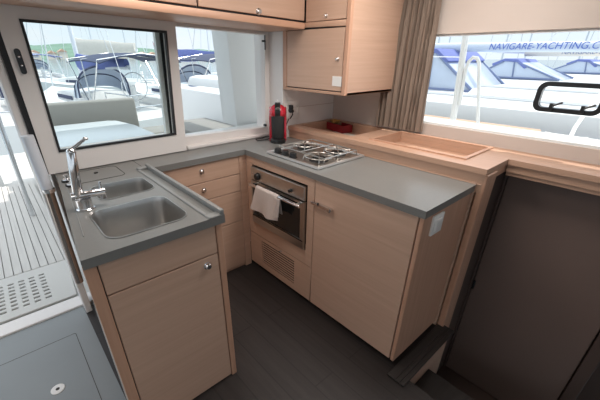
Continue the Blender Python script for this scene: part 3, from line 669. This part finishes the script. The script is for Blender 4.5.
# hull loft in local axes: bow +x, z=0 waterline
def hull(L, Bm, F, b):
    secs = []
    for k in range(13):
        u = k/12; x = -L/2+L*u
        w = Bm/2*(.72+.28*math.sin(min(1, u*2.2)*PI/2)) if u < .5 else Bm/2*max(.02, (1-((u-.5)/.5)**2.2))
        f = F*(1+.28*u*u); kk = -.35*math.sin(PI*min(1, .15+u*.85))
        secs.append([(x, 0, kk), (x, w*.7, kk*.3), (x, w*.96, f*.45), (x, w, f), (x, w*.9, f+.03), (x, 0, f+.06), (x, -w*.9, f+.03), (x, -w, f), (x, -w*.96, f*.45), (x, -w*.7, kk*.3)])
    return b.loft(secs)
def sailboat(loc, rz, L, label, canvas, cover=None, mast_h=11., bim=True, mlabel=None, hood=True, boom_z=None, hh=1.35, cr_=.26):
    t = thing('sailboat', loc, label, 'sailboat', None, rz)
    Bm = L*.31; F = 1.15
    hull(L, Bm, F, B()).build('hull', M['white'], t, local=True)
    z = F+.05
    # coachroof
    secs = []
    for u, w, h in ((-.10, .62, .02), (-.08, .60, .48), (.15, .52, .46), (.28, .36, .30), (.33, .3, .02)):
        x = u*L; W_ = Bm/2*w
        secs.append([(x, W_, z), (x, W_*.86, z+h*.85), (x, 0, z+h), (x, -W_*.86, z+h*.85), (x, -W_, z)])
    cr = B().loft(secs).build('coachroof', M['white'], t, local=True)
    for s in (-1, 1): B().box(.0*L, .15*L, s*Bm*.278-.01, s*Bm*.278+.01, z+.14, z+.28).build('side_light', M['navy'], cr, local=True)
    # cockpit coamings, wheel, binnacle
    for s in (-1, 1): B().box(-.42*L, -.10*L, s*Bm*.30-.12, s*Bm*.30+.12, z-.05, z+.30, .05, 2).build('coaming', M['white'], t, local=True)
    B().cyl((-.30*L, 0, z), (-.30*L, 0, z+.8), .12, .09).build('binnacle', M['white'], t, local=True)
    B().tube([(-.315*L, .45*math.cos(2*PI*k/20), z+.75+.45*math.sin(2*PI*k/20)) for k in range(20)], .018, 6, True).build('wheel', M['alu'], t, local=True)
    mx = .10*L
    ms = B().cyl((mx, 0, z+.4), (mx-.15, 0, z+mast_h), .085, .07, 12).build('mast', M['mast'], t, local=True)
    for k in (.42, .7): B().tube([(mx-.25, -.9*(1.1-k), z+mast_h*k), (mx, 0, z+mast_h*k+.05), (mx-.25, .9*(1.1-k), z+mast_h*k)], .025, 6).build('spreader', M['mast'], ms, local=True)
    rg = B()
    for s in (-1, 1):
        rg.tube([(mx-.2, s*Bm*.47, z), (mx-.25, s*.6, z+mast_h*.42), (mx-.15, 0, z+mast_h*.97)], .012, 5)
        rg.tube([(-.48*L, s*Bm*.30, z), (mx-.15, 0, z+mast_h)], .010, 5)
    rg.tube([(.49*L, 0, z+.3), (mx-.12, 0, z+mast_h*.98)], .03, 6)
    rg.build('rigging', M['wire'], t, local=True)
    bz = boom_z if boom_z else z+1.55
    bm_ = B().cyl((mx-.1, 0, bz), (-.30*L, 0, bz+.05), .07, n=10).build('boom', M['mast'], t, local=True)
    if cover:
        secs = []
        for k in range(9):
            u = k/8; x = mx-.12-(.38*L)*u; r = cr_*(1-.45*u)*(1+.08*math.sin(k*5)); 
            secs.append([(x, r*.62*math.cos(a), bz+.12+r*(1.15+.2*(1-u))*math.sin(a)*.9+.05) for a in [2*PI*q/10 for q in range(10)]])
        B().loft(secs).build('sail_cover', M[cover], bm_, local=True)
    if hood:
        g = []
        for u in range(6):
            row = []
            for a in range(11):
                th = PI*a/10; x = -.085*L+.03*L*2*(u/5)-.0; hgt = hh*math.sin(min(1, .30+.70*(1-u/5))*PI/2)
                row.append((x, Bm*.28*math.cos(th), z+.25+(hgt-.25)*math.sin(th)**.6))
            g.append(row)
        sh = B().sheet(g, .015).build('sprayhood', M['clear'], t, local=True)
        top = [[(p[0], p[1]*1.02, p[2]+.02) for p in row[3:8]] for row in g]
        B().sheet(top, .02).build('hood_top', M[canvas], sh, local=True)
        B().tube([(p[0], p[1]*1.02, p[2]+.01) for p in g[3]], .03, 6).build('hood_bow', M['navy'], sh, local=True)
        B().tube([(-.085*L, Bm*.285*math.cos(PI*a/14), z+.25+(hh-.25)*math.sin(PI*a/14)**.6) for a in range(15)], .035, 6).build('hood_edge', M['navy'], sh, local=True)
    if bim:
        g = []
        for u in range(6):
            row = []
            for a in range(9):
                s = a/4-1; row.append((-.40*L+.24*L*u/5, s*Bm*.40, z+1.80-.22*abs(s)**2.4-.06*(u/2.5-1)**2))
            g.append(row)
        bi = B().sheet(g, .03).build('bimini', M[canvas], t, local=True)
        fr = B()
        for x in (-.39*L, -.28*L, -.17*L):
            fr.tube([(-.28*L, Bm*.40, z+.1), (x, Bm*.40, z+1.60), (x, 0, z+1.78), (x, -Bm*.40, z+1.60), (-.28*L, -Bm*.40, z+.1)], .022, 6)
        fr.build('bimini_frame', M['alu'], bi, local=True)
    # pushpit and stern rail
    pr = B()
    for zz in (.35, .68): pr.tube([(-.36*L, Bm*.36, z+zz), (-.49*L, Bm*.33, z+zz), (-.49*L, -Bm*.33, z+zz), (-.36*L, -Bm*.36, z+zz)], .018, 6)
    for x, y in ((-.36*L, Bm*.36), (-.49*L, Bm*.33), (-.49*L, -Bm*.33), (-.36*L, -Bm*.36)): pr.cyl((x, y, z-.05), (x, y, z+.70), .016, n=8)
    pr.build('stern_rail', M['alu'], t, local=True)
    B().box(-L*.495, -L*.48, -Bm*.1, Bm*.1, .25, F*.95, .02).build('transom_step', M['plastic_white'], t, local=True)
    return t
WL = -1.45
D = math.radians
sailboat((2.35, 14.3, WL), D(98), 11, 'white sailboat with a dark sprayhood and blue bimini beyond the left window', 'navy', 'blue', 12, boom_z=2.5)
sailboat((6.3, 14.3, WL), D(95), 11, 'white sailboat with a slate blue bimini behind the right window', 'navy', 'blue', 12)
sailboat((-1.7, 15.5, WL), D(94), 11, 'white sailboat at the left edge seen through the door opening', 'navy', 'paleblue', 12)
sailboat((4.9, 24.5, WL), D(128), 11, 'white sailboat with a thick beige sail cover in the second row', 'blue', 'beigecover', 13, boom_z=3.15, hood=False, bim=False, cr_=.50)
sailboat((-2.0, 34, WL), D(85), 13, 'white sailboat far out at the left of the tinted window', 'paleblue', 'paleblue', 13)
sailboat((15, 24, WL), D(98), 12, 'white sailboat far off beside the white pillar', 'blue', 'blue', 12, bim=False)
sailboat((3.0, 38, WL), D(92), 12, 'white sailboat far away near the shore behind the beige sail cover', 'blue', 'beigecover', 13)

# ---- yacht alongside to starboard, built in place
ny = thing('moored_yacht', (5.2, 0, WL), 'white yacht moored alongside with blue sprayhood and lettered boom cover', 'yacht')
secs = []
for k in range(11):
    y = 7.5-1.5*k*1.0; w = 2.0*(1 if k < 6 else max(.05, 1-((k-5)/5.2)**2)); zt = .98
    secs.append([(5.2-w*.8, y, WL+.1), (5.2-w*.98, y, .2), (5.2-w, y, .80), (5.2-w*.96, y, zt-.04), (5.2-w*.85, y, zt), (5.2+w*.85, y, zt), (5.2+w, y, .8), (5.2+w*.8, y, WL+.1)])
nh = B().loft(secs).build('hull', M['white'], ny)
B().box(3.185, 3.205, -3.0, 7.4, .60, .74).build('hull_stripe', M['stripe'], nh)
B().prism([(4.15, .98), (4.35, 1.06), (6.05, 1.06), (6.25, .98)], 'y', -5.5, .35, .03).build('coachroof', M['white'], ny)
B().tube([(3.6, 7, 1.02), (3.55, .5, 1.02), (3.6, -3, 1.02)], .018, 6).tube([(4.40, .3, 1.09), (4.40, -4, 1.09)], .016, 6).build('grab_rail', M['alu'], ny)
# sprayhood 1: dodger with clear panels
def dodger(y0, y1, x0, x1, zb, zt, par, nm='sprayhood'):
    yc = y0+(y1-y0)*.55
    P0 = [(x0, y1), (x1, y1)]
    sh = B().prism([(y1, zb), (yc+.18, zt), (yc-.10, zt-.02), (y0, zb)], 'x', x0, x1, .03).build(nm, M['clear'], par)
    B().prism([(yc+.45, zt-.10), (yc+.18, zt+.02), (yc-.12, zt+.0), (yc-.35, zt-.17), (yc-.30, zt-.20), (yc-.10, zt-.06), (yc+.18, zt-.04), (yc+.42, zt-.16)], 'x', x0-.03, x1+.03, .01).build('hood_top', M['blue'], sh)
    e = B()
    for x in (x0-.012, x1+.012):
        e.tube([(x, y1, zb+.02), (x, yc+.2, zt-.05)], .022, 6); e.tube([(x, y0, zb+.02), (x, yc-.12, zt-.06)], .022, 6); e.tube([(x, y1, zb+.03), (x, y0, zb+.03)], .025, 6)
        e.tube([(x, (y0+y1)/2, zb+.03), (x, yc-.05, zt-.06)], .016, 6)
    e.build('piping', M['stripe'], sh)
    return sh
dodger(.38, 1.9, 4.55, 5.95, .96, 1.585, ny)
bmz = 1.625
bo = B().cyl((5.2, 3.6, bmz+.03), (5.2, -3.0, bmz-.03), .05, n=12).build('boom', M['mast'], ny)
secs = []
for k in range(12):
    y = 3.2-.52*k; r = .062; zc = bmz+.0-.004*k
    secs.append([(5.2+r*.9*math.cos(a), y, zc+.0+r*1.0*math.sin(a)) for a in [2*PI*q/12 for q in range(12)]])
B().loft(secs).build('boom_cover', M['paleblue'], bo)
def text(s, size, loc, rot, mat, par, name='lettering', shear=0.):
    cu = bpy.data.curves.new('t', 'FONT'); cu.body = s; cu.size = size; cu.extrude = .002; cu.shear = shear
    ob = bpy.data.objects.new('t', cu); C.objects.link(ob)
    me = bpy.data.meshes.new_from_object(ob.evaluated_get(bpy.context.evaluated_depsgraph_get()))
    bpy.data.objects.remove(ob)
    b = B(); b.bm.from_mesh(me); bpy.data.meshes.remove(me)
    bmesh.ops.transform(b.bm, matrix=Matrix.Translation(loc) @ rot, verts=b.bm.verts)
    return b.build(name, mat, par, smooth=False)
RX = Matrix(((0, 0, -1, 0), (-1, 0, 0, 0), (0, 1, 0, 0), (0, 0, 0, 1)))
text('NAVIGARE-YACHTING.COM', .123, (5.13, .55, bmz-.050), RX, M['lettering'], bo, shear=.15)
mst = B().cyl((5.2, -3.1, .98), (5.2, -3.1, 13), .09, .08, n=12).build('mast', M['mast'], ny)
# second yacht behind it
y2 = thing('moored_yacht', (9.6, .5, WL), 'white yacht in the second berth with a blue sprayhood and white sail bag', 'yacht')
secs = []
for k in range(11):
    y = 7.0-1.5*k; w = 2.0*(1 if k < 6 else max(.05, 1-((k-5)/5.2)**2)); zt = .98
    secs.append([(9.6-w*.8, y, WL+.1), (9.6-w*.98, y, .2), (9.6-w, y, .80), (9.6-w*.96, y, zt-.04), (9.6-w*.85, y, zt), (9.6+w*.85, y, zt), (9.6+w, y, .8), (9.6+w*.8, y, WL+.1)])
B().loft(secs).build('hull', M['white'], y2)
dodger(.25, 2.2, 8.9, 10.2, .98, 1.42, y2)
b2 = B().cyl((9.6, 2.4, 1.62), (9.6, -4.5, 1.50), .05, n=12).build('boom', M['mast'], y2)
secs = []
for k in range(12):
    y = 1.3-.5*k; r = .11
    secs.append([(9.6+r*.8*math.cos(a), y, 1.60+r*math.sin(a)) for a in [2*PI*q/12 for q in range(12)]])
B().loft(secs).build('sail_bag', M['beigecover'], b2)
text('NAVIGARE-YACHTING.COM', .13, (9.50, .52, 1.535), RX, M['stripe'], b2)
B().cyl((9.6, -4.4, .98), (9.6, -4.4, 13), .09, .08, n=12).build('mast', M['mast'], y2)
y3 = thing('moored_yacht', (14.0, .0, WL), 'white yacht in the third berth with a blue hood farther right', 'yacht')
secs = []
for k in range(11):
    y = 7.0-1.5*k; w = 2.0*(1 if k < 6 else max(.05, 1-((k-5)/5.2)**2)); zt = 1.0
    secs.append([(14-w*.8, y, WL+.1), (14-w*.98, y, .2), (14-w, y, .80), (14-w*.96, y, zt-.04), (14-w*.85, y, zt), (14+w*.85, y, zt), (14+w, y, .8), (14+w*.8, y, WL+.1)])
B().loft(secs).build('hull', M['white'], y3)
dodger(-.5, 1.6, 13.2, 14.8, 1.0, 1.40, y3)
B().cyl((14, -5.0, 1.0), (14, -5.0, 13), .09, .08, n=12).build('mast', M['mast'], y3)
rig = B()
for yy in (2.5, 1.0, -.8): rig.tube([(14, yy+1.5, 1.2), (14, -5.0, 12.5)], .012, 5)
rig.build('rigging', M['wire'], y3)
tag(B().box(2.06, 2.30, -1.10, .9, .90, .925, .008).build('boarding_plank', M['teak']), 'wooden boarding plank lying on the rail beyond the white hoop', 'plank')
# masts of the farther marina rows, each its own thing
spots = [(20, 30), (24, 18), (28, 8), (30, 3), (33, -2), (26, 12), (36, 5), (12, 40), (9, 41), (22, 40), (40, 10), (38, -6), (30, 22), (34, 15)]
proto = None
for i, (x, y) in enumerate(spots):
    if proto is None:
        proto = thing('distant_mast', (x, y, WL), 'thin pale mast of a distant yacht in the crowded marina', 'mast', 'masts far across the marina')
        B().cyl((0, 0, 0), (0, 0, 14), .07, .05, 8).build('pole', M['mast'], proto, local=True)
        B().tube([(0, -1.2, 8.5), (0, 0, 8.6), (0, 1.2, 8.5)], .03, 5).build('spreader', M['mast'], proto, local=True)
        B().tube([(0, -2.5, 1), (0, 0, 13.9), (0, 2.5, 1)], .02, 5).build('stays', M['wire'], proto, local=True)
    else:
        r = proto.copy(); C.objects.link(r); r.location = (x, y, WL); r.rotation_euler = (0, 0, i*.7)
        for ch in list(proto.children):
            c = ch.copy(); C.objects.link(c); c.parent = r
# flag, far shore
fg = thing('flag', (4.5, 12.5, 1.0), 'small red flag on a staff near the right edge of the left window', 'flag')
B().cyl((4.48, 12.5, .2), (4.35, 12.5, 1.95), .012, n=6).build('staff', M['alu'], fg)
B().sheet([[(4.36+.02*i+.03*j, 12.5+.03*math.sin(j+i), 1.93-.11*i-.05*j) for j in range(4)] for i in range(5)], .004).build('cloth', M['flag'], fg)
def ridge(name, pts, y0, y1):
    secs = []
    for (x, h) in pts:
        secs.append([(x, y0, -1.6), (x, y0+(y1-y0)*.25, h*.55), (x, y0+(y1-y0)*.6, h), (x, y1, h*.8), (x, y1, -1.6)])
    return struct(B().loft(secs).build(name, M['hill']))
random.seed(3)
pts = []
for k in range(60):
    x = -200+12*k; h = 9.5+2.2*math.sin(k*.33+.5)+1.4*math.sin(k*1.1)+random.uniform(-.6, .6)
    pts.append((x, max(4, h-.02*max(0, x-150))))
ridge('hill_far', pts, 330, 520)
for i in range(26):
    x = -60+9.5*i+random.uniform(-2, 2); w = random.uniform(2, 4); h = random.uniform(2.0, 4.2); y = 318+random.uniform(-6, 6)
    t = thing('shore_house', (x, y, -1.5), 'small pale house with a red roof on the far shore', 'house', 'houses along the far shore')
    B().box(x-w, x+w, y-3, y+3, -1.5, h-.5).build('wall', M['house'], t)
    B().prism([(x-w-.4, h-.5), (x+w+.4, h-.5), (x, h+1.3)], 'y', y-3.4, y+3.4).build('roof', M['roofs'], t)

# ================================================================== fill lights added out of view to brighten the interior
def lamp(x, y, p, lab):
    t = thing('ceiling_fill', (x, y, 2.05), lab, 'fill lamp', 'added fill lights in the saloon ceiling')
    B().lathe((x, y, 2.035), [(.09, .015), (.09, .0), (.075, -.003), (.07, .006)], 24).build('bezel', M['plastic_white'], t)
    l = bpy.data.lights.new('fill_light', 'AREA'); l.shape = 'DISK'; l.size = .5; l.energy = p; l.color = (1, .93, .87)
    o = bpy.data.objects.new('fill_light', l); C.objects.link(o); o.parent = t; o.location = (0, 0, -.03)
    return t
lamp(.3, -1.08, 10.5, 'round added fill light in the ceiling above the stairs'); lamp(-2.2, -1.9, 5, 'round added fill light in the ceiling toward the port side')
lamp(-.65, -.40, 6.5, 'round added fill light in the ceiling above the sinks'); lamp(.15, -.70, 2.5, 'round added fill light in the ceiling above the hob')

# ================================================================== sky, sun, camera
w = bpy.data.worlds.new('World'); SC.world = w; w.use_nodes = True
nt = w.node_tree; bg = nt.nodes['Background']
tc = nt.nodes.new('ShaderNodeTexCoord'); sp = nt.nodes.new('ShaderNodeSeparateXYZ'); cr = nt.nodes.new('ShaderNodeValToRGB')
nt.links.new(tc.outputs['Generated'], sp.inputs['Vector']); nt.links.new(sp.outputs['Z'], cr.inputs['Fac'])
e = cr.color_ramp.elements
e[0].position = 0.0; e[0].color = (.50, .55, .59, 1); e[1].position = 1.0; e[1].color = (.80, .86, .92, 1)
x = cr.color_ramp.elements.new(.14); x.color = (.44, .53, .61, 1)
x = cr.color_ramp.elements.new(.40); x.color = (.75, .82, .90, 1)
nz = nt.nodes.new('ShaderNodeTexNoise'); nz.inputs['Scale'].default_value = 5; nz.inputs['Detail'].default_value = 6
mp = nt.nodes.new('ShaderNodeMapping'); mp.inputs['Scale'].default_value = (1, 1, 3.5); nt.links.new(tc.outputs['Generated'], mp.inputs['Vector']); nt.links.new(mp.outputs['Vector'], nz.inputs['Vector'])
c2 = nt.nodes.new('ShaderNodeValToRGB'); c2.color_ramp.elements[0].position = .5; c2.color_ramp.elements[1].position = .75; nt.links.new(nz.outputs['Fac'], c2.inputs['Fac'])
mx = nt.nodes.new('ShaderNodeMix'); mx.data_type = 'RGBA'; mx.inputs['B'].default_value = (.54, .55, .56, 1)
nt.links.new(c2.outputs['Color'], mx.inputs['Factor']); nt.links.new(cr.outputs['Color'], mx.inputs['A']); nt.links.new(mx.outputs['Result'], bg.inputs['Color'])
bg.inputs['Strength'].default_value = 1.55
s = bpy.data.lights.new('sun', 'SUN'); s.energy = 3.0; s.angle = math.radians(.6); s.color = (1, .95, .88)
so = bpy.data.objects.new('sun', s); C.objects.link(so)
sd_ = Vector((1, -.3, 1.55)); so.rotation_euler = sd_.to_track_quat('Z', 'Y').to_euler(); so.location = (6, 3, 9)

cam = bpy.data.cameras.new('camera'); co = bpy.data.objects.new('camera', cam); C.objects.link(co)
f = Vector((.58336485, .66625104, -.46453741)); yaw = 0.719163
rt = Vector((math.cos(math.atan2(f.x, f.y)), -math.sin(math.atan2(f.x, f.y)), 0)); up = rt.cross(f)
ro = 0.004346
r2 = rt*math.cos(ro)+up*math.sin(ro); u2 = -rt*math.sin(ro)+up*math.cos(ro)
co.matrix_world = Matrix(((r2.x, u2.x, -f.x, -1.20420256), (r2.y, u2.y, -f.y, -1.81551982), (r2.z, u2.z, -f.z, 1.47336255), (0, 0, 0, 1)))
cam.sensor_width = 36; cam.lens = 325.096/600*36
cam.shift_x = 12.123/600; cam.shift_y = 26.44/600; cam.clip_start = .02; cam.clip_end = 2000
SC.camera = co
SC.view_settings.view_transform = 'Standard'; SC.view_settings.look = 'None'; SC.view_settings.gamma = 1; SC.view_settings.exposure = 0.25
SC.view_settings.use_curve_mapping = False
